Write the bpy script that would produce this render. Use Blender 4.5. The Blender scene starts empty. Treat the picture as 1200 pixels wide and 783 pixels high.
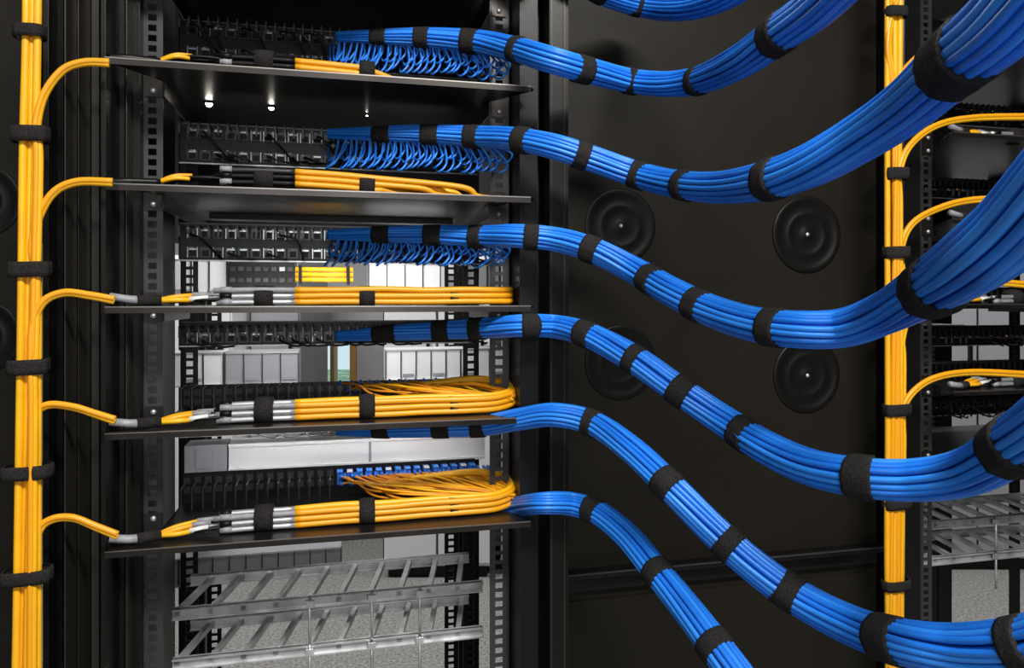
import bpy, math, random
from mathutils import Vector, Matrix
random.seed(7)
F=850.0; H=1.35; HY=350.0; CX=600.0
TH=math.radians(13.2)
O=Vector((-0.235,1.0))
UA=Vector((math.cos(TH),math.sin(TH))); VA=Vector((-math.sin(TH),math.cos(TH)))
RM=Matrix.Translation((O.x,O.y,0))@Matrix.Rotation(TH,4,'Z')
def W(px,py,d): return Vector(((px-CX)*d/F,d,H-(py-HY)*d/F))
def DEP(px,v):
    r=Vector(((px-CX)/F,1)); return (O.dot(VA)+v)/r.dot(VA)
def U(px,v):
    t=DEP(px,v); p=Vector(((px-CX)/F*t,t)); return (p-O).dot(UA)
def ZP(py,px,v): return H-(py-HY)*DEP(px,v)/F
def toL(p):
    q=Vector((p.x,p.y))-O; return Vector((q.dot(UA),q.dot(VA),p.z))
def toW(l):
    q=O+UA*l[0]+VA*l[1]; return Vector((q.x,q.y,l[2]))

# ---------------- materials
def mat(name,col,rough=.5,metal=0,noise=0,nscale=50,bump=0,emit=None,es=0,spec=.5,coat=0):
    m=bpy.data.materials.new(name); m.use_nodes=True
    nt=m.node_tree; b=nt.nodes['Principled BSDF']
    b.inputs['Base Color'].default_value=(*col,1); b.inputs['Roughness'].default_value=rough
    b.inputs['Metallic'].default_value=metal; b.inputs['Specular IOR Level'].default_value=spec
    b.inputs['Coat Weight'].default_value=coat
    if noise or bump:
        tc=nt.nodes.new('ShaderNodeTexCoord'); n=nt.nodes.new('ShaderNodeTexNoise')
        n.inputs['Scale'].default_value=nscale; n.inputs['Detail'].default_value=4
        nt.links.new(tc.outputs['Object'],n.inputs['Vector'])
        if noise:
            r=nt.nodes.new('ShaderNodeValToRGB')
            r.color_ramp.elements[0].position=.3; r.color_ramp.elements[1].position=.7
            r.color_ramp.elements[0].color=(*[c*(1-noise) for c in col],1)
            r.color_ramp.elements[1].color=(*[min(1,c*(1+noise)) for c in col],1)
            nt.links.new(n.outputs['Fac'],r.inputs['Fac']); nt.links.new(r.outputs['Color'],b.inputs['Base Color'])
        if bump:
            bp=nt.nodes.new('ShaderNodeBump'); bp.inputs['Strength'].default_value=bump; bp.inputs['Distance'].default_value=.002
            nt.links.new(n.outputs['Fac'],bp.inputs['Height']); nt.links.new(bp.outputs['Normal'],b.inputs['Normal'])
    if emit: b.inputs['Emission Color'].default_value=(*emit,1); b.inputs['Emission Strength'].default_value=es
    return m
BLUE=mat('blue_pvc',(.013,.175,.72),.36,noise=.12,nscale=30,spec=.5)
BLUE2=mat('blue_pvc_light',(.024,.24,.84),.36,spec=.5)
YEL=mat('yellow_fiber_jacket',(.86,.43,.010),.36,noise=.1,nscale=20,spec=.5)
YEL2=mat('golden_fiber_jacket',(.80,.34,.007),.38,spec=.5)
YEL3=mat('orange_fiber_jacket',(.66,.23,.006),.4,spec=.5)
VEL=mat('velcro_black',(.020,.0185,.018),.95,noise=.5,nscale=500,bump=.7,spec=.15)
BLK=mat('black_powdercoat',(.0045,.0045,.0045),.38,bump=.08,nscale=300,spec=.28)
BLKB=mat('black_bronze_highlight',(.03,.026,.02),.35,metal=.3,spec=.4)  # lighter bronze strips: highlights on the black posts, put in as colour
PAN=mat('black_satin_panel',(.0125,.0108,.008),.5,noise=.15,nscale=3,spec=.15)
PLATE=mat('dark_steel_plate',(.055,.05,.047),.33,metal=.85,noise=.25,nscale=8)
EDGE=mat('steel_edge',(.30,.28,.26),.35,metal=.9)
GREY=mat('grey_sleeve',(.26,.26,.28),.5,noise=.2,nscale=120)
SILV=mat('silver_connector',(.5,.51,.53),.3,metal=.6)
WHT=mat('white_label',(.7,.7,.68),.5)
PORT=mat('port_plastic',(.02,.02,.022),.35)
CONB=mat('blue_connector',(.02,.13,.55),.35)
RUB=mat('black_rubber',(.005,.0048,.0045),.42,spec=.2)
GALV=mat('galvanised_steel',(.55,.55,.56),.35,metal=.65,noise=.25,nscale=30)
CAB=mat('white_cabinet_paint',(.75,.76,.78),.4)
CABG=mat('grey_cabinet_paint',(.30,.31,.34),.4)
DGR=mat('dark_grey_metal',(.06,.06,.065),.35,metal=.5)
ALU=mat('brushed_aluminium',(.85,.86,.88),.35,metal=.15)
LEDA=mat('amber_indicator',(.5,.15,.02),.4,emit=(1,.3,.03),es=1.5)
LEDG=mat('green_indicator',(.05,.4,.05),.4,emit=(.2,1,.3),es=1.2)

class MB:
    def __init__(s): s.v=[];s.f=[];s.m=[];s.sm=[];s.mats=[]
    def mi(s,m):
        if m not in s.mats: s.mats.append(m)
        return s.mats.index(m)
    def poly(s,vs,fs,m,smooth=False):
        b=len(s.v); s.v+= [tuple(p) for p in vs]; k=s.mi(m)
        for f in fs: s.f.append([b+i for i in f]); s.m.append(k); s.sm.append(smooth)
    def box(s,a,b,m):
        x0,y0,z0=a;x1,y1,z1=b
        x0,x1=min(x0,x1),max(x0,x1);y0,y1=min(y0,y1),max(y0,y1);z0,z1=min(z0,z1),max(z0,z1)
        vs=[(x0,y0,z0),(x1,y0,z0),(x1,y1,z0),(x0,y1,z0),(x0,y0,z1),(x1,y0,z1),(x1,y1,z1),(x0,y1,z1)]
        s.poly(vs,[(0,3,2,1),(4,5,6,7),(0,1,5,4),(1,2,6,5),(2,3,7,6),(3,0,4,7)],m)
    def prism(s,pts,z0,z1,m):
        n=len(pts); vs=[(x,y,z0) for x,y in pts]+[(x,y,z1) for x,y in pts]
        fs=[tuple(range(n-1,-1,-1)),tuple(range(n,2*n))]+[(i,(i+1)%n,n+(i+1)%n,n+i) for i in range(n)]
        s.poly(vs,fs,m)
    def tube(s,P,R,m,sides=8,caps=True,asp=1.0,frames=None):
        n=len(P)
        if not hasattr(R,'__len__'): R=[R]*n
        Fm=frames or frames_of(P)
        vs=[]
        for i in range(n):
            t,a,b=Fm[i]
            for k in range(sides):
                an=2*math.pi*k/sides
                vs.append(P[i]+a*(math.cos(an)*R[i]*asp)+b*(math.sin(an)*R[i]))
        fs=[(i*sides+k,i*sides+(k+1)%sides,(i+1)*sides+(k+1)%sides,(i+1)*sides+k) for i in range(n-1) for k in range(sides)]
        if caps: fs+= [tuple(range(sides-1,-1,-1)),tuple((n-1)*sides+k for k in range(sides))]
        s.poly(vs,fs,m,True)
    def disc(s,c,prof,m,sides=40):
        vs=[]
        for r,v in prof:
            for k in range(sides):
                an=2*math.pi*k/sides; vs.append((c[0]+r*math.cos(an),c[1]+v,c[2]+r*math.sin(an)))
        fs=[(i*sides+k,i*sides+(k+1)%sides,(i+1)*sides+(k+1)%sides,(i+1)*sides+k) for i in range(len(prof)-1) for k in range(sides)]
        s.poly(vs,fs,m,True)
    def make(s,name,local=True,bevel=0):
        me=bpy.data.meshes.new(name); me.from_pydata(s.v,[],s.f)
        for m in s.mats: me.materials.append(m)
        me.polygons.foreach_set('material_index',s.m); me.polygons.foreach_set('use_smooth',s.sm); me.update()
        o=bpy.data.objects.new(name,me); bpy.context.scene.collection.objects.link(o)
        if local: o.matrix_world=RM
        if bevel:
            bm=o.modifiers.new('bevel','BEVEL'); bm.width=bevel; bm.segments=2; bm.limit_method='ANGLE'
        return o
def frames_of(P):
    n=len(P); T=[]
    for i in range(n):
        t=(P[min(i+1,n-1)]-P[max(i-1,0)]); T.append(t.normalized() if t.length>1e-9 else (T[-1] if T else Vector((1,0,0))))
    if (P[1]-P[0]).length<1e-9 and n>2: T[0]=(P[2]-P[1]).normalized()
    up=Vector((0,0,1)) if abs(T[0].z)<.9 else Vector((0,1,0))
    a=T[0].cross(up).normalized(); out=[]
    for i in range(n):
        a=(a-T[i]*a.dot(T[i])).normalized(); b=T[i].cross(a); out.append((T[i],a,b))
    return out
def cat(K,n):
    K=[tuple(k) for k in K]; D=len(K[0])
    K2=[tuple(2*K[0][j]-K[1][j] for j in range(D))]+K+[tuple(2*K[-1][j]-K[-2][j] for j in range(D))]
    out=[]
    for i in range(1,len(K2)-2):
        p0,p1,p2,p3=K2[i-1:i+3]
        for s in range(n):
            t=s/n
            out.append(tuple(.5*(2*p1[j]+(p2[j]-p0[j])*t+(2*p0[j]-5*p1[j]+4*p2[j]-p3[j])*t*t+(3*p1[j]-p0[j]-3*p2[j]+p3[j])*t**3) for j in range(D)))
    out.append(K[-1]); return out
def path(K,n=6): return [Vector(p) for p in cat(K,n)]
def noisef(amp):
    ph=[random.uniform(0,6.28) for _ in range(3)]; fr=[random.uniform(3,7),random.uniform(9,14),random.uniform(18,26)]
    return lambda s: amp*(.6*math.sin(fr[0]*s+ph[0])+.3*math.sin(fr[1]*s+ph[1])+.15*math.sin(fr[2]*s+ph[2]))

def strap(mb,P,Fr,R,i0,i1,lump=.03):
    P2=P[i0:i1+1];F2=Fr[i0:i1+1];R2=R[i0:i1+1];n=len(P2)
    sides=28; nz=[random.uniform(-lump,lump) for _ in range(sides)]
    vs=[]
    idx=[0]+list(range(n))+[n-1]
    for j,i in enumerate(idx):
        e=.9 if j in(0,len(idx)-1) else 1.06+(.012 if 1<j<len(idx)-2 else 0)
        t,a,b=F2[i]
        for k in range(sides):
            an=2*math.pi*k/sides; r=R2[i]*(e+nz[k]+(.05 if 3<=k<=9 and e>1 else 0))
            vs.append(P2[i]+a*math.cos(an)*r+b*math.sin(an)*r)
    m=len(idx)
    fs=[(i*sides+k,i*sides+(k+1)%sides,(i+1)*sides+(k+1)%sides,(i+1)*sides+k) for i in range(m-1) for k in range(sides)]
    mb.poly(vs,fs,VEL,True)

BP={}
def bundle(key,pts,straps,name='blue_cable_bundle'):
    K=[]
    for p in pts:
        px,py,w=p[:3]; d=p[3] if len(p)>3 else 1.02*(30/w)**.7
        q=W(px,py,d); K.append((q.x,q.y,q.z,w/2*d/F))
    S=cat(K,18); P=[Vector(s[:3]) for s in S]; R=[s[3] for s in S]; Fr=frames_of(P)
    L=[0]
    for i in range(1,len(P)): L.append(L[-1]+(P[i]-P[i-1]).length)
    mb=MB(); tw=noisef(.35)
    for ring,(n,rr,ro) in enumerate([(16,None,None),(8,.2,.52)]):
        for i in range(n):
            na=noisef(.09 if ring==0 else 0); nr=noisef(.06)
            pts2=[];rad=[]
            for j in range(0,len(P),1):
                r=(math.pi/(n+math.pi)*1.0 if ring==0 else rr)*R[j]
                rho=(R[j]-r)*(1+nr(L[j]*1.5)) if ring==0 else ro*R[j]
                a=2*math.pi*i/n+tw(L[j])+na(L[j]*1.5)+.6*L[j]
                t,e,f=Fr[j]
                pts2.append(P[j]+e*(math.cos(a)*rho)+f*(math.sin(a)*rho)); rad.append(r)
            mb.tube(pts2,rad,BLUE if (i*7)%3 else BLUE2,8)
    PX=[CX+p.x*F/p.y for p in P]
    for st in straps:
        sx=st[0]; L0=st[1]*.78
        i=min(range(len(P)),key=lambda k:abs(PX[k]-sx))
        hl=L0/2*P[i].y/F
        a=i
        while a>0 and L[i]-L[a]<hl: a-=1
        b=i
        while b<len(P)-1 and L[b]-L[i]<hl: b+=1
        if b-a<2: b=a+2
        strap(mb,P,Fr,R,a,b)
    o=mb.make(name,local=False); BP[key]=(P,PX,R); return o
def rk(px,py,w,v): return (px,py,w,DEP(px,v))

bundle(0,[rk(560,-75,26,.05),(640,-55,28),(700,-12,27),(755,7,25),(800,10,28),(850,-5,32),(900,-40,36),(960,-100,44)],[(748,14),(700,12)])
bundle(1,[rk(395,43,12,.13),rk(450,43,18,.10),rk(500,44,23,.08),rk(560,49,27,.05),(605,58,29,1.05),(645,70,31),(690,83,30),(740,95,28),(785,99,30),(825,92,33),(870,70,40),(915,38,46),(960,5,52),(1020,-55,62)],
 [(445,22),(495,22),(552,20),(607,18),(683,18),(740,16),(818,17),(912,28)])
bundle(2,[rk(385,157,12,.13),rk(440,157,17,.10),rk(500,157,22,.08),rk(560,160,26,.05),(605,163,28,1.05),(650,172,30),(690,185,30),(745,204,30),(790,215,33),(840,219,38),(895,212,46),(950,194,52),(1010,160,58),(1065,122,66),(1120,73,78),(1180,22,92),(1250,-60,108)],
 [(447,24),(502,22),(555,20),(612,18),(683,20),(747,17),(803,16),(905,26),(1128,60)])
bundle(3,[rk(385,275,12,.13),rk(440,275,18,.10),rk(500,275,22,.08),rk(560,277,25,.05),(605,277,28,1.05),(650,281,29),(695,293,30),(745,318,31),(785,341,34),(830,363,37),(880,379,41),(935,386,45),(990,384,47),(1040,365,52),(1090,338,66),(1145,303,84),(1200,258,96),(1270,185,112)],
 [(447,24),(507,22),(560,20),(623,18),(692,20),(762,20),(818,20),(906,22),(1095,50)])
bundle(4,[rk(395,394,12,.13),rk(450,391,18,.10),rk(510,388,22,.08),rk(565,385,25,.05),(610,382,27,1.05),(650,383,28),(690,393,30),(740,419,32),(795,457,34),(850,494,36),(900,525,40),(950,547,44),(1010,559,48),(1075,562,51),(1135,552,56),(1190,520,66),(1260,470,80)],
 [(450,26),(515,20),(560,20),(620,18),(688,18),(743,18),(797,20),(872,22),(1010,28),(1187,40)])
bundle(5,[rk(395,505,12,.13),rk(450,504,18,.10),rk(510,502,21,.07),rk(565,499,24,.05),(610,491,26,1.07),(650,486,28,1.04),(695,496,30),(740,527,33),(785,570,36),(835,620,38),(885,664,40),(940,703,42),(1000,734,46),(1060,753,52),(1125,761,56),(1200,756,62),(1280,735,70)],
 [(448,24),(515,22),(560,20),(692,18),(783,22),(853,24),(923,30),(1043,36),(1198,26)])
bundle(6,[rk(560,598,20,.10),rk(600,594,24,.08),(635,590,26,1.05),(670,591,28),(700,601,29),(735,629,31),(770,671,34),(805,714,37),(840,760,40),(885,825,44),(920,900,48)],
 [(695,18),(772,22),(838,22)])

# ---------------- rack pieces
SH=[H+.47,H+.31,H+.148,H-.011,H-.174,H-.326]
uLi=U(191,.1); uRi=U(574,.1); uL=U(119,0); uR=U(628,0)
RTOP=2.1
def rail(mb,u0,u1,v,flip=False,m=BLK):
    w=u1-u0
    mb.box((u0,v,.03),(u0+w*.30,v+.002,RTOP),m); mb.box((u1-w*.30,v,.03),(u1,v+.002,RTOP),m)
    z=.04
    while z<RTOP-.02:
        mb.box((u0+w*.3,v,z),(u1-w*.3,v+.002,z+.0055),m); z+=.0148
    e=u1 if flip else u0
    mb.box((e-.001,v,.03),(e+.001,v+.03,RTOP),m)
def rack(du,dv):
    mb=MB()
    a=uLi+du;b=uRi+du
    for v,m in ((.10+dv,DGR),(.36+dv,BLK),(.62+dv,BLK)):
        rail(mb,a-.028,a,v,m=m); rail(mb,b,b+.03,v,True,m=m)
    for (x0,x1,v0,v1) in [(b+.034,b+.062,.04,.16),(b+.066,b+.072,.07,.2),(b+.078,b+.108,.03,.13),(b+.034,b+.08,.62,.7),(a-.085,a-.034,.62,.7)]:
        mb.box((x0,v0+dv,0),(x1,v1+dv,RTOP),BLK)
    mb.box((b+.0795,.0285+dv,0),(b+.082,.03+dv,RTOP),BLKB)
    mb.box((b+.1,.0285+dv,0),(b+.1025,.03+dv,RTOP),BLKB)
    for z0,z1 in ((0.0,.05),(RTOP,RTOP+.05)):
        mb.box((a-.085,.04+dv,z0),(b+.108,.10+dv,z1),BLK); mb.box((a-.085,.62+dv,z0),(b+.108,.7+dv,z1),BLK)
        mb.box((a-.085,.1+dv,z0),(a-.04,.62+dv,z1),BLK); mb.box((b+.04,.1+dv,z0),(b+.108,.62+dv,z1),BLK)
    mb.box((a-.034,.61+dv,H+.13),(b+.034,.618+dv,RTOP),BLK)
    mb.make('server_rack')
rack(0,0)
mb=MB()
for (p0,p1,v0,v1,m) in [(50,57,.02,.3,BLK),(58,60,.03,.05,BLKB),(62,74,.05,.3,BLK),(75,77,.0,.03,BLKB),(79,90,.03,.3,BLK),(91,92,.02,.05,BLKB),(94,106,.05,.3,BLK),(107,116,.03,.06,BLKB),(118,124,.0,.3,BLK),(125,146,.06,.3,BLK),(147,149,.05,.08,BLKB),(151,164,.08,.3,BLK)]:
    mb.box((U(p0,v0),v0,0),(U(p1,v0),v1,RTOP+.05),m)
mb.box((U(50,.3),.3,0),(U(150,.3),.31,RTOP+.05),BLK)
mb.make('cabinet_corner_post',bevel=.0015)

def shelf(z,depth,du=0,dv=0):
    mb=MB(); t=.0022
    pts=[(uL+.004,0),(uR-.008,0),(uR,.012),(uRi-.002,.085),(uRi-.002,depth),(uLi+.002,depth),(uLi+.002,.085),(uL,.006)]
    mb.prism([(x+du,y+dv) for x,y in pts],z-t,z,PLATE)
    mb.box((uL+.004+du,-.0012+dv,z-.008),(uR-.008+du,dv,z+.0005),PLATE)
    mb.box((uL+.004+du,-.0016+dv,z-.0006),(uR-.008+du,-.0005+dv,z+.0010),EDGE)
    mb.box((uLi+.002+du,.09+dv,z-.022),(uLi+.004+du,depth+dv,z),PLATE)
    mb.box((uRi-.004+du,.09+dv,z-.022),(uRi-.002+du,depth+dv,z),PLATE)
    for uu in (uLi-.012,uRi+.014):
        mb.box((uu-.012+du,.097+dv,z-.022),(uu+.012+du,.0995+dv,z+.02),PLATE)
        for zz in (z-.014,z+.012):
            mb.disc((uu+du,.097+dv,zz),[(0,-.003),(.003,-.003),(.004,-.001),(.004,0)],SILV,10)
    mb.make('cable_shelf')
def panel(z,du=0,dv=0,seed=0,rows=2,lo=.064,hi=.128):
    rnd=random.Random(seed); mb=MB(); a=uLi+.002+du;b=uRi-.002+du; v=.2+dv
    z0=z+lo;z1=z+hi
    mb.box((a,v,z0),(b,v+.002,z1),BLK)
    mb.box((a,v-.004,z1-.002),(b,v+.002,z1),DGR); mb.box((a,v-.004,z0),(b,v+.002,z0+.002),SILV)
    n=24; w=(b-a-.02)/n; pitch=(hi-lo-.03)/(max(1,rows-1)) if rows>1 else 0
    for i in range(n):
        for r in range(rows):
            c=a+.01+w*(i+.5); zz=z0+.014+r*pitch
            fr=SILV if rnd.random()<.35 else DGR
            for (q0,q1) in ((-.0078,-.0066),(.0066,.0078)): mb.box((c+q0,v-.005,zz-.008),(c+q1,v,zz+.008),fr)
            mb.box((c-.0066,v-.003,zz-.008),(c+.0066,v,zz+.008),PORT)
            mb.box((c-.0055,v-.0045,zz+.0035),(c+.0055,v-.003,zz+.0060),DGR if rnd.random()<.5 else SILV)
            mb.box((c-.005,v-.0036,zz-.006),(c+.005,v-.0031,zz+.003),RUB)
            if rnd.random()<.5: mb.box((c-.004,v-.0036,zz+.0068),(c+.001,v-.0031,zz+.0078),WHT)
            q=rnd.random()
            if q<.12: mb.box((c+.002,v-.0036,zz+.0066),(c+.0035,v-.0031,zz+.0078),LEDA if q<.05 else LEDG)
            if rnd.random()<.45:
                h=rnd.uniform(-.002,.002)
                mb.box((c-.005,v-.022,zz-.005+h),(c+.005,v-.003,zz+.003+h),PORT)
                mb.box((c-.004,v-.020,zz+.003+h),(c-.002,v-.006,zz+.0042+h),SILV)
                mb.tube(path([Vector((c,v-.022,zz-.001)),Vector((c+.003,v-.04,zz-.004)),Vector((c+rnd.uniform(.01,.03),v-.045,zz-.012)),Vector((c+rnd.uniform(.03,.05),v-.03,z0+.002))],4),.0016,BLK if rnd.random()<.6 else DGR,6)
    m=34;w=(b-a)/m
    for i in range(m):
        c=a+w*(i+.5)
        mb.box((c-.0012,v-.04,z1-.010),(c+.0012,v,z1-.006),DGR)
        mb.box((c-.0012,v-.04,z1-.024),(c+.0012,v-.037,z1-.006),DGR)
    mb.make('patch_panel')
def fpanel(z,du=0,dv=0,blue=True,up=0):
    mb=MB(); a=uLi+.003+du;b=uRi-.003+du;v=.215+dv
    mb.box((a,v,z),(b,v+.002,z+.036+up),BLK)
    n=30;w=(b-a)/n
    for i in range(n):
        c=a+w*(i+.5); isb=blue and c>U(395,.2)
        if not isb:
            mb.box((c-.001,v-.05,z+.034),(c+.001,v,z+.036),DGR)
            mb.box((c-.001,v-.05,z+.002),(c+.001,v-.048,z+.034),DGR)
        for r in (0,1):
            mb.box((c-.005,v-.006,z+up+.005+r*.015),(c+.005,v,z+up+.015+r*.015),CONB if isb else PORT)
        if isb:
            for q in (-.0045,.0008):
                mb.box((c+q,v-.026,z+up+.020),(c+q+.0037,v-.006,z+up+.030),CONB)
            mb.box((c-.0045,v-.027,z+up+.030),(c+.0045,v-.012,z+up+.0315),WHT if i%4==0 else BLUE2)
    mb.make('fiber_patch_panel')

def harness(z,lvl,du=0,dv=0,fan=0,n=7,hoff=0.0):
    mb=MB(); rnd=random.Random(lvl+int(du*10)*7)
    uu=lambda px,v: U(px,v)+du
    V=lambda px,v,h: Vector((uu(px,v),v+dv,z+h))
    low=lvl>=3
    if low:
        mb.tube([V(128,.01,.014),V(150,.015,.010),V(168,.02,.0085)],[.0052,.0056,.006],GREY,10)
        mb.tube([V(160,.018,.0085),V(188,.03,.0085)],[.0075,.0075],VEL,12)
    else:
        mb.tube(path([V(128,.012,.004),V(150,.015,.006),V(188,.03,.0085)]),.0048,BLK,10)
    for i in range(4):
        o=(i-1.5)
        if low or i<2:
            mb.tube(path([V(184,.03,.008),V(205,.035+.006*o,.009+hoff*.6+.004*(i%2)),V(222+3*i,.045+.008*o,.009+hoff*.7+.006*(i%2))]),.0036 if low else .003,YEL if i!=1 else YEL2,8)
        mb.tube(path([V(200,.04,.006+hoff*.7),V(225,.045+.008*o,.009+hoff),V(262,.05+.007*o,.010+hoff+.004*(i%2))]),.0022,[RUB,GREY,WHT,RUB][i] if low else RUB,8)
        if low: mb.tube([V(222+3*i,.045+.008*o,.010+hoff+.006*(i%2)),V(244+3*i,.05+.008*o,.012+hoff+.004*(i%2))],.0038,[WHT,GREY,RUB,GREY][i],8)
    for i in range(n):
        r=i%3; q=i//3
        v0=.040+.010*r; h=.006+.0085*q+hoff+.003*(r==1)
        mb.tube(path([V(258+rnd.uniform(-8,8),v0,h-.001),V(300,v0,h),V(347,v0,h)],4),.0040,([SILV,RUB,GREY,SILV,RUB,SILV,GREY] if low else [RUB,RUB,PORT,RUB,GREY,RUB,PORT])[i%7],10)
        mb.tube([V(258,v0,h),V(272,v0,h)],.0046,RUB if i%2 else GREY,10)
        e=noisef(.002)
        if low:
            pts=[V(346,v0,h),V(400,v0,h+abs(e(.1))),V(450,v0,h+abs(e(.6))),V(500,v0+.004,h+abs(e(1.1))),V(545,v0+.004,h+abs(e(1.6))),V(582,v0+.01,h+.001)]
            if fan:
                pts+=[V(601-2*r,v0+.03,h+.006),V(598-4*r,v0+.065,h+.012),V(575-10*q,.14,h+.018),V(545-25*i/3,.165,.032)]
            else:
                pts+=[V(598,v0+.03,h+.002),V(585,.16,.02)]
            mb.tube(path(pts,7),.0046,YEL if i%3 else YEL2,8)
        else:
            # trunk breaks out progressively and sinks on to the shelf
            if lvl==1: end=450+(i%4)*10; pts=[V(346,v0,h),V(400,v0,h-.002),V(430,v0+.004,h-.004),V(end,v0+.03,.009),V(end+25,v0+.12,.02)]
            else: end=470+i*15; pts=[V(346,v0,h),V(400,v0,h-.002),V(440,v0,h-.005),V(end-20,v0+.004,.5*h+.003),V(end,v0+.01,.006),V(min(end+50,590),v0+.02,.005),V(586,.15,.02)]
            mb.tube(path(pts,7),.0046 if lvl==2 else .0048,YEL if i%3 else YEL2,8)
    if fan:
        hb=.040 if fan>30 else .024
        for i in range(fan):
            t=i/(fan-1); pu=400+182*t+rnd.uniform(-2,2)
            k1=rnd.random(); off=min(604,pu+45+45*rnd.random())
            if fan>30:
                e=V(pu,.187,hi_ if False else hb-.004-.012*(i%2))
                s=V(off,.08+.03*k1,.020+.016*rnd.random()); s2=V(604-10*rnd.random(),.055+.02*k1,.018+.008*rnd.random())
                m2=V((pu*.65+off*.35),.145,hb-.010+.008*rnd.random())
                q=[s2,s,m2,e] if s2.x>s.x+.004 else [s2,m2,e]
            else:
                s=V(min(602,535+75*rnd.random()),.07+.05*rnd.random(),hb-.006+.018*rnd.random())
                pu=430+150*t
                e=V(pu,.19,hb-.002-.012*(i%2)); mid=(s+e)/2; mid.z=z+hb+.002+.018*rnd.random(); mid.y-=.035*rnd.random()
                s2=V(602-12*rnd.random(),.06,.020)
                q=[s2,s,mid,e] if s2.x>s.x+.003 else [s2,mid,e]
            mb.tube(path(q,7),.0019,[YEL3,YEL2,YEL3,YEL][i%4],6)
            mb.tube([e+Vector((0,-.006,0)),e+Vector((0,.012,.001))],.0032,CONB,6)
    for px,ww in ((310,22),(430,18)):
        hc=.0125+hoff+(.004 if n>7 else 0)
        c0=V(px-ww/2,.050,hc-(0 if low or px<400 else .004));c1=V(px+ww/2,.050,hc-(0 if low or px<400 else .005)); P=[c0,(c0+c1)/2,c1]
        rr=.0165 if n<=7 else .0185
        mb.tube(P,[rr,rr*1.04,rr],VEL,16,asp=1.05)
    if low:
        c0=V(525,.056,.013+hoff);c1=V(535,.057,.013+hoff); mb.tube([c0,c1],.0165,VEL,16)
    mb.make('yellow_fiber_harness')

NL={1:6,2:7,3:7,4:9,5:9}
for k,z in enumerate(SH):
    shelf(z,.42 if k<3 else .27)
    if k in (1,2): panel(z,seed=k)
    if k==3: panel(z,seed=k,lo=.07,hi=.13)
    if k==4: panel(z,seed=k,lo=.098,hi=.138,rows=1)
    if k==5: panel(z,seed=k,lo=.108,hi=.14,rows=1)
    if k==4: fpanel(z,blue=False)
    if k==5: fpanel(z,blue=True,up=.012)
    if k>0: harness(z,k,fan={4:34,5:64}.get(k,0),n=NL[k],hoff={1:.011,2:.008}.get(k,0))
panel(H-.326-.168,seed=9,lo=.12,hi=.15,rows=1)
for k in (1,2,3):
    mb=MB(); P,PX,R=BP[k]; z=SH[k]
    dz={1:.006,2:.008,3:.0}[k]
    for i in range(26):
        px=392+180*i/25
        j=min(range(len(P)),key=lambda q:abs(PX[q]-min(max(px+6,396),575)))
        l=toL(P[j]); r=R[j]*.7
        for row in (0,1):
            uu=U(px,.19)+random.uniform(-.003,.003)
            e=Vector((uu,.194,z+.074+.026*row))
            m1=Vector((uu-.012+.006*row,l.y+.012,l.z-.030-dz-.014*(1-row)+random.uniform(-.004,.004)))
            s=Vector((l.x,l.y,l.z-r))
            mb.tube(path([s,m1+Vector((.012,-.004,.014)),m1,Vector((uu-.007,.165,e.z-.004)),e],5),.0017,BLUE2 if i%2 else BLUE,6)
            mb.tube([e+Vector((0,-.014,0)),e],.0038,CONB if i%3 else WHT,4)
    mb.make('blue_patch_cables')

# glowing dots standing in for lamp reflections on the shelf undersides
EM=mat('glint_glow',(1,1,1),.5,emit=(1,.93,.8),es=40)
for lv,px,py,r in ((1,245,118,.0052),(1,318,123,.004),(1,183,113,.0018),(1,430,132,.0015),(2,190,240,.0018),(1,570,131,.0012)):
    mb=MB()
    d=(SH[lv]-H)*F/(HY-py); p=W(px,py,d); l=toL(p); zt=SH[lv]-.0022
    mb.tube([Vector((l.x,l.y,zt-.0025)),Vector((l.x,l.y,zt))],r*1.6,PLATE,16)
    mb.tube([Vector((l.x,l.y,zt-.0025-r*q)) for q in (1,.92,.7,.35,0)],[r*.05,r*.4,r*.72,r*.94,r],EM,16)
    mb.make('shelf_glint')

# rear equipment in the rack
def chassis(name,px0,px1,y0,y1,v,m,kind='slats'):
    mb=MB(); a=U(px0,v);b=U(px1,v);zt=ZP(y0,400,v);zb_=ZP(y1,400,v)
    mb.box((a,v,zb_),(b,v+.08,zt),m)
    n=max(2,int((b-a)/.03)); w=(b-a)/n
    if kind=='slats':
        for i in range(n+1):
            c=a+w*i; mb.box((c-.0012,v-.003,zb_),(c+.0012,v,zt),DGR)
            if i<n and i%2: mb.box((c+.004,v-.004,zb_+.010),(c+w-.004,v,zb_+.016),CABG)
        mb.box((a,v-.004,zt-.003),(b,v,zt),SILV); mb.box((a,v-.004,zb_),(b,v,zb_+.003),SILV)
    else:
        for i in range(n*2):
            c=a+w/2*(i+.5)
            for q in range(3):
                zz=zb_+(zt-zb_)*(q+.6)/3.4
                mb.box((c-.005,v-.004,zz-.004),(c+.005,v,zz+.004),[PORT,DGR,SILV][(i*5+q*7)%3 if (i+q)%4==0 else (i+q)%2])
    mb.make(name)
chassis('network_switch',182,266,306,349,.5,CAB); chassis('network_switch',268,345,306,349,.48,BLK,'p')
chassis('network_switch',432,516,308,349,.5,CAB); chassis('network_switch',556,585,308,349,.5,CABG)
chassis('network_switch',190,262,411,449,.5,CAB); chassis('network_switch',264,350,411,449,.5,CABG)
chassis('network_switch',452,590,411,449,.5,CAB)
chassis('network_switch',190,400,640,672,.5,CABG)
mb=MB()
for q in range(3):
    zz=ZP(316+6*q,380,.44); mb.tube([Vector((U(346,.44),.44,zz)),Vector((U(414,.44),.44,zz))],.0046,YEL,10)
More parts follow.
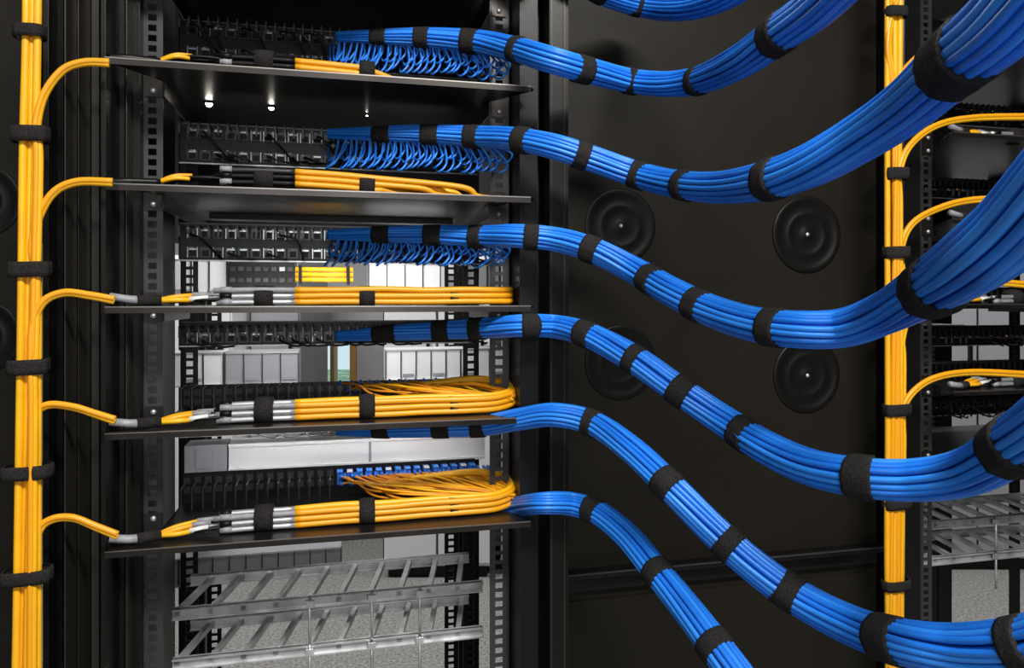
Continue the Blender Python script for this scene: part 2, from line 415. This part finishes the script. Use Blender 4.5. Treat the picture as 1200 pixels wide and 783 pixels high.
for px in (352,408): mb.box((U(px,.44)-.003,.434,ZP(334,380,.44)),(U(px,.44)+.003,.446,ZP(311,380,.44)),BLK)
mb.make('yellow_cable_conduit')

mb=MB(); v=.235
z1=ZP(515,400,v);z0=ZP(546,400,v)
mb.box((U(268,v),v,z0),(U(568,v),v+.05,z1),ALU)
mb.box((U(268,v),v-.004,z0),(U(568,v),v,z0+.005),ALU);mb.box((U(268,v),v-.004,z1-.005),(U(568,v),v,z1),ALU)
mb.box((U(432,v),v-.003,z0),(U(435,v),v,z1),CABG)
mb.box((uLi+.002,v,z0),(U(266,v),v+.05,z1),CABG); mb.box((uLi+.02,v-.003,z0+.008),(U(250,v),v,z1-.008),CABG)
mb.box((uLi+.002,v-.002,z0-.004),(uRi-.002,v+.05,z0),DGR)
mb.make('aluminium_cable_duct')

# cable ladders
def ladder(z,u0,u1,v0,v1,n=10):
    mb=MB()
    for v in (v0,v1):
        mb.box((u0,v,z-.009),(u1,v+.003,z+.007),GALV); mb.box((u0,v-.005,z+.005),(u1,v+.008,z+.007),GALV); mb.box((u0,v-.005,z-.009),(u1,v+.008,z-.007),GALV)
    st=(u1-u0)/n
    for i in range(n):
        a=u0+st*i+.002; b=a+st*.6; w=.008
        vs=[(a,v0,z-.004),(a+w,v0,z-.004),(b+w,v1,z-.004),(b,v1,z-.004),(a,v0,z+.005),(a+w,v0,z+.005),(b+w,v1,z+.005),(b,v1,z+.005)]
        mb.poly(vs,[(0,3,2,1),(4,5,6,7),(0,1,5,4),(1,2,6,5),(2,3,7,6),(3,0,4,7)],GALV)
    for u in (u0+.42*(u1-u0),u0+.62*(u1-u0),u0+.78*(u1-u0)):
        mb.tube([Vector((u,v0-.008,z-.07)),Vector((u,v0-.008,z+.012))],.0022,GALV,8)
        mb.box((u-.006,v0-.011,z-.006),(u+.006,v0-.005,z+.004),GALV)
    mb.make('cable_ladder')
for z in (H-.474,H-.549): ladder(z,uLi+.002,uRi-.002,.15,.285)

# black side panel with grommets
mb=MB(); vp=.14
pu0=uRi+.109; pu1=U(1033,vp)
mb.box((pu0,vp,0.02),(pu1,vp+.01,RTOP+.3),PAN)
mb.box((pu0,vp-.012,0),(pu0+.006,vp,RTOP),BLK); mb.box((pu1-.012,vp-.02,0),(pu1,vp,RTOP),BLK)
zb=H-.46
mb.box((pu0,vp-.03,zb-.004),(pu1,vp-.001,zb+.004),BLK); mb.box((pu0,vp-.032,zb+.004),(pu1,vp-.028,zb+.0062),DGR)
mb.box((pu0+.01,vp-.012,zb-.03),(pu1-.02,vp,zb-.012),BLK)
mb.box((pu0+.02,vp-.004,.1),(pu1-.03,vp,zb-.05),PAN)
mb.make('cabinet_side_panel')
def grommet(px,py,r,v=vp,s=1.0):
    mb=MB(); c=(U(px,v),v,ZP(py,px,v))
    R=r*DEP(px,v)/F
    mb.disc(c,[(a*R,b*s) for a,b in [(1,0),(1,-.002),(.96,-.0032),(.86,-.003),(.82,-.001),(.60,-.001),(.57,-.0022),(.50,-.0022),(.46,-.0006),(.2,-.0006),(.16,-.002),(.06,-.003),(0,-.0034)]],RUB,48)
    mb.disc(c,[(R*.055,-.003*s),(R*.045,-.005),(0,-.0055)],SILV,16)
    mb.make('cable_grommet')
for g in ((945,275,45),(945,440,44),(727,265,44,vp,.5),(727,425,44,vp,.5)): grommet(*g)
mb=MB(); mb.box((U(-420,.14),.14,0),(U(46,.14),.15,RTOP+.3),PAN); mb.make('cabinet_side_panel')
grommet(-24,235,44,vp,.5); grommet(-24,395,44,vp,.5)

# ---------------- vertical fibre trunks
def trunk(vc,through,branches,straps,sc=1.0,r=.0044):
    mb=MB()
    def P(px,py,o): return W(px,py,DEP(px,vc+o))
    for (x0,x1,o) in through:
        K=[]
        for t in range(0,9):
            py=-60+t*115; K.append(P(x0+(x1-x0)*t/8+random.uniform(-.8,.8),py,o))
        mb.tube(path(K,5),r,YEL,12)
    for pts,down,o in branches:
        for s in (0,1):
            K=[]; yb=860; x_j,y_j=pts[0]
            nseg=max(1,int((yb-y_j)/110))
            for t in range(nseg):
                a=t/nseg; K.append(P(down+(x_j-down)*a+s*4*sc,yb+(y_j-yb)*a,o+s*.002))
            for i,(x,y) in enumerate(pts):
                a=i/(len(pts)-1)
                K.append(P(x+s*4*sc*(1-a),y+s*3.5*a,o*(1-a)+s*.002))
            mb.tube(path(K,7),r*.86,YEL if s else YEL2,12)
    for (x,y,hw,hh) in straps:
        d=DEP(x,vc); A=hw*d/F; B=.0135 if sc==1 else .012; hz=hh*d/F
        c=P(x,y,.001); N=36; vs=[]; lv=[(-1,.9),(-1,1),(-.3,1.03),(.4,1.03),(1,1),(1,.9)]
        rn=[random.uniform(-.03,.03) for _ in range(N)]
        ux=Vector((UA.x,UA.y,0)); uy=Vector((VA.x,VA.y,0))
        for t,e in lv:
            for k in range(N):
                an=2*math.pi*k/N; ca,sa=math.cos(an),math.sin(an)
                sx=math.copysign(abs(ca)**.6,ca); sy=math.copysign(abs(sa)**.6,sa)
                f=e+rn[k]
                vs.append(c+ux*(A*sx*f)+uy*(B*sy*f)+Vector((0,0,hz*t+.0008*sx)))
        fs=[(i*N+k,i*N+(k+1)%N,(i+1)*N+(k+1)%N,(i+1)*N+k) for i in range(len(lv)-1) for k in range(N)]
        mb.poly(vs,fs,VEL,True)
    return mb.make('yellow_fiber_trunk',local=False)
trunk(-.03,[(31,17,-.003),(40,25,.002),(45,33,-.002),(35,21,.006)],
 [([(43,185),(41,150),(50,112),(72,82),(98,72),(128,72)],29,-.006),
  ([(41,330),(37,290),(44,255),(62,225),(90,212),(132,212)],41,-.003),
  ([(37,470),(36,420),(38,380),(50,353),(75,342),(105,345),(134,350)],35,-.009),
  ([(34,570),(33,520),(37,488),(55,474),(85,476),(112,484),(135,491)],44,.003),
  ([(38,700),(38,655),(44,622),(60,608),(85,606),(112,616),(138,626)],37,.0)],
 [(35,38,16,7),(36,158,19,9),(35,316,21,9),(33,430,21,9),(32,553,26,8),(32,675,26,8)])
trunk(.04,[(1040,1040,0),(1048,1048,.003),(1054,1054,0),(1045,1046,.007)],
 [([(1050,140),(1046,100),(1040,60),(1043,25),(1052,0),(1070,-30)],1042,-.004),
  ([(1048,130),(1052,95),(1070,70),(1100,50),(1130,40),(1160,30)],1048,-.002),
  ([(1052,240),(1052,205),(1064,172),(1095,147),(1140,137),(1215,135)],1053,-.004),
  ([(1055,330),(1054,295),(1066,264),(1095,245),(1140,233),(1215,231)],1045,.003),
  ([(1056,430),(1056,395),(1070,358),(1100,335),(1150,329),(1215,333)],1052,.003),
  ([(1056,520),(1056,485),(1068,460),(1095,442),(1140,435),(1215,438)],1049,-.003)],
 [(1049,15,14,6),(1050,204,15,7),(1050,296,16,7),(1051,480,17,7),(1051,590,17,6),(1050,685,17,6)],sc=.8,r=.0048)

# ---------------- neighbour rack on right
dv2=.10; du2=U(1092,.1+dv2)-U(191,.1)
rack(du2,dv2)
mb=MB()
mb.box((U(1060,.12),.12,0),(U(1077,.12),.19,RTOP+.2),BLK); mb.box((U(1078,.13),.13,0),(U(1080,.13),.15,RTOP+.2),BLKB); mb.make('cabinet_corner_post')
for k,z in enumerate(SH):
    shelf(z,.42,du2,dv2)
    if k>0: panel(z,du2,dv2,seed=20+k,lo=.07,hi=.115,rows=1+(k%2))
    if k in(3,4): fpanel(z,du2,dv2,blue=False)
    if k>0: harness(z,k+10,du2,dv2,n=4)
for z in (H-.474,H-.549): ladder(z,uLi+du2+.002,uRi+du2,.15+dv2,.285+dv2)
def chassis2(z0,z1,m,v=.5):
    mb=MB(); a=uLi+du2-.0;b=uRi+du2+.0; v+=dv2
    mb.box((a,v,z0),(b,v+.08,z1),m)
    for i in range(12):
        c=a+(b-a)*i/12; mb.box((c,v-.003,z0),(c+.0016,v,z1),DGR)
    mb.box((a,v-.004,z1-.003),(b,v,z1),SILV); mb.box((a,v-.004,z0),(b,v,z0+.003),SILV)
    mb.make('network_switch')
chassis2(H-.125,H-.07,CABG); chassis2(H-.285,H-.19,CABG)

# ---------------- room
def rbox(name,a,b,m):
    mb=MB(); mb.box(a,b,m); return mb.make(name,local=False)
FLO=mat('speckled_floor',(.24,.24,.235),.7,noise=.55,nscale=90,bump=.3)
CEI=mat('ceiling_dark',(.04,.04,.04),.8)
WL=mat('wall_paint_dark',(.03,.03,.031),.7,noise=.05,nscale=5)
WB=mat('wall_paint_grey',(.4,.4,.41),.7,noise=.05,nscale=5)
x0,x1,y0,y1,RH=-3.2,4.2,-2.4,4.6,2.8
rbox('floor',(x0,y0,-.1),(x1,y1,0),FLO)
rbox('ceiling',(x0,y0,RH),(x1,y1,RH+.1),CEI)
rbox('wall_left',(x0-.1,y0,0),(x0,y1,RH),WL)
rbox('wall_right',(x1,y0,0),(x1+.1,y1,RH),WL)
rbox('wall_front',(x0,y0-.1,0),(x1,y0,RH),WL)
wx0=(362-600)*y1/F; wx1=(418-600)*y1/F; wz0=.6; wz1=1.14
mb=MB()
mb.box((x0,y1,0),(wx0,y1+.1,1.7),WB);mb.box((wx1,y1,0),(x1,y1+.1,1.7),WB);mb.box((wx0,y1,0),(wx1,y1+.1,wz0),WB);mb.box((wx0,y1,wz1),(wx1,y1+.1,1.7),WB)
mb.box((x0,y1,1.7),(x1,y1+.1,RH),WL)
mb.make('wall_back',local=False)
WOOD=mat('window_frame_wood',(.45,.25,.07),.5)
mb=MB()
xm=(wx0+wx1)/2
for a,b in (((wx0,wz0),(wx0+.04,wz1)),((wx1-.04,wz0),(wx1,wz1)),((wx0,wz0),(wx1,wz0+.04)),((wx0,wz1-.04),(wx1,wz1)),((xm-.012,wz0),(xm+.012,wz1))):
    mb.box((a[0],y1-.02,a[1]),(b[0],y1+.08,b[1]),WOOD)
mb.make('window_1',local=False)
GRS=mat('lawn_grass',(.30,.42,.28),.8,noise=.5,nscale=3)
rbox('ground_outside',(-8,y1+.1,-.1),(6,14,-.02),GRS)
def cabinet(xa,xb,ya,h,m):
    mb=MB(); mb.box((xa,ya,.06),(xb,ya+.55,h),m); mb.box((xa+.02,ya+.02,0),(xb-.02,ya+.5,.06),BLK)
    n=max(1,round((xb-xa)/.3)); w=(xb-xa)/n
    for i in range(n):
        mb.box((xa+w*i+.006,ya-.018,.08),(xa+w*(i+1)-.006,ya-.001,h-.02),m)
        mb.box((xa+w*(i+1)-.05,ya-.035,.95),(xa+w*(i+1)-.035,ya-.018,1.15),BLK)
        mb.box((xa+w*i+.05,ya-.02,h-.16),(xa+w*(i+1)-.05,ya-.017,h-.1),CABG)
        mb.box((xa+w*i+.0,ya-.012,.08),(xa+w*i+.006,ya-.001,h-.02),BLK)
    mb.make('storage_cabinet',local=False)
cabinet(-1.95,-1.35,3.5,1.56,CAB);cabinet(-1.33,-1.08,3.7,1.58,CABG)
cabinet(-.62,-.1,3.5,1.56,CAB);cabinet(-.06,.6,3.55,1.56,CABG)
cabinet(1.7,3.2,3.6,1.5,CABG)

# ---------------- lights
def fixture(x,y,sx,sy,e,col=(1,.97,.93)):
    mb=MB(); mb.box((x-sx/2-.03,y-sy/2-.03,RH-.05),(x+sx/2+.03,y+sy/2+.03,RH-.001),CAB)
    o=mb.make('ceiling_light',local=False)
    l=bpy.data.lights.new('ceiling_lamp','AREA'); l.shape='RECTANGLE'; l.size=sx;l.size_y=sy;l.energy=e;l.color=col
    lo=bpy.data.objects.new('ceiling_lamp',l); lo.location=(x,y,RH-.056); lo.parent=o
    bpy.context.scene.collection.objects.link(lo)
fixture(.6,-.4,1.1,.4,98); fixture(-1.0,-.9,1.2,.4,18)
fixture(-1.2,2.6,1.2,.3,55); fixture(1.8,2.7,1.2,.3,50)
# added fill lights under the shelves, there to brighten the rear equipment
for z,e,v in ((SH[2],.9,.30),(SH[3],.8,.262),(SH[4],.5,.125)):
    mb=MB(); mb.box((uLi+.03,v-.008,z-.012),(uRi-.03,v,z-.0025),BLK); o=mb.make('added_fill_bar')
    l=bpy.data.lights.new('fill_bar_light','AREA'); l.shape='RECTANGLE'; l.size=.38; l.size_y=.006; l.energy=e; l.color=(1,.98,.95)
    lo=bpy.data.objects.new('fill_bar_light',l); bpy.context.scene.collection.objects.link(lo)
    c=Vector(((uLi+uRi)/2,v+.002,z-.009)); wc=toW(c); tgt=toW((c.x,c.y+.2,c.z-.05))
    dirv=(tgt-wc).normalized(); xax=Vector((UA.x,UA.y,0)); zax=-dirv; yax=zax.cross(xax)
    lo.matrix_world=Matrix.Translation(wc)@Matrix((xax,yax,zax)).transposed().to_4x4()
l=bpy.data.lights.new('front_fill_light','AREA'); l.shape='RECTANGLE'; l.size=.7;l.size_y=.7;l.energy=13  # added fill light behind the camera, lifting the undersides of the bundles
lo=bpy.data.objects.new('added_front_fill',l); lo.location=(.3,-1.5,1.6)
lo.rotation_euler=(Vector((.0,1.1,1.3))-lo.location).to_track_quat('-Z','Y').to_euler(); bpy.context.scene.collection.objects.link(lo)
w=bpy.data.worlds.new('World'); bpy.context.scene.world=w; w.use_nodes=True
w.node_tree.nodes['Background'].inputs[0].default_value=(.6,.8,.85,1); w.node_tree.nodes['Background'].inputs[1].default_value=1.0

cam=bpy.data.cameras.new('camera'); co=bpy.data.objects.new('camera',cam); bpy.context.scene.collection.objects.link(co)
co.location=(0,0,H); co.rotation_euler=(math.pi/2,0,0)
cam.sensor_width=36; cam.lens=36*F/1200; cam.shift_y=-(391.5-HY)/1200; cam.clip_start=.02
bpy.context.scene.camera=co
try:
    bpy.context.scene.view_settings.view_transform='Standard'
except Exception as e: print(e)
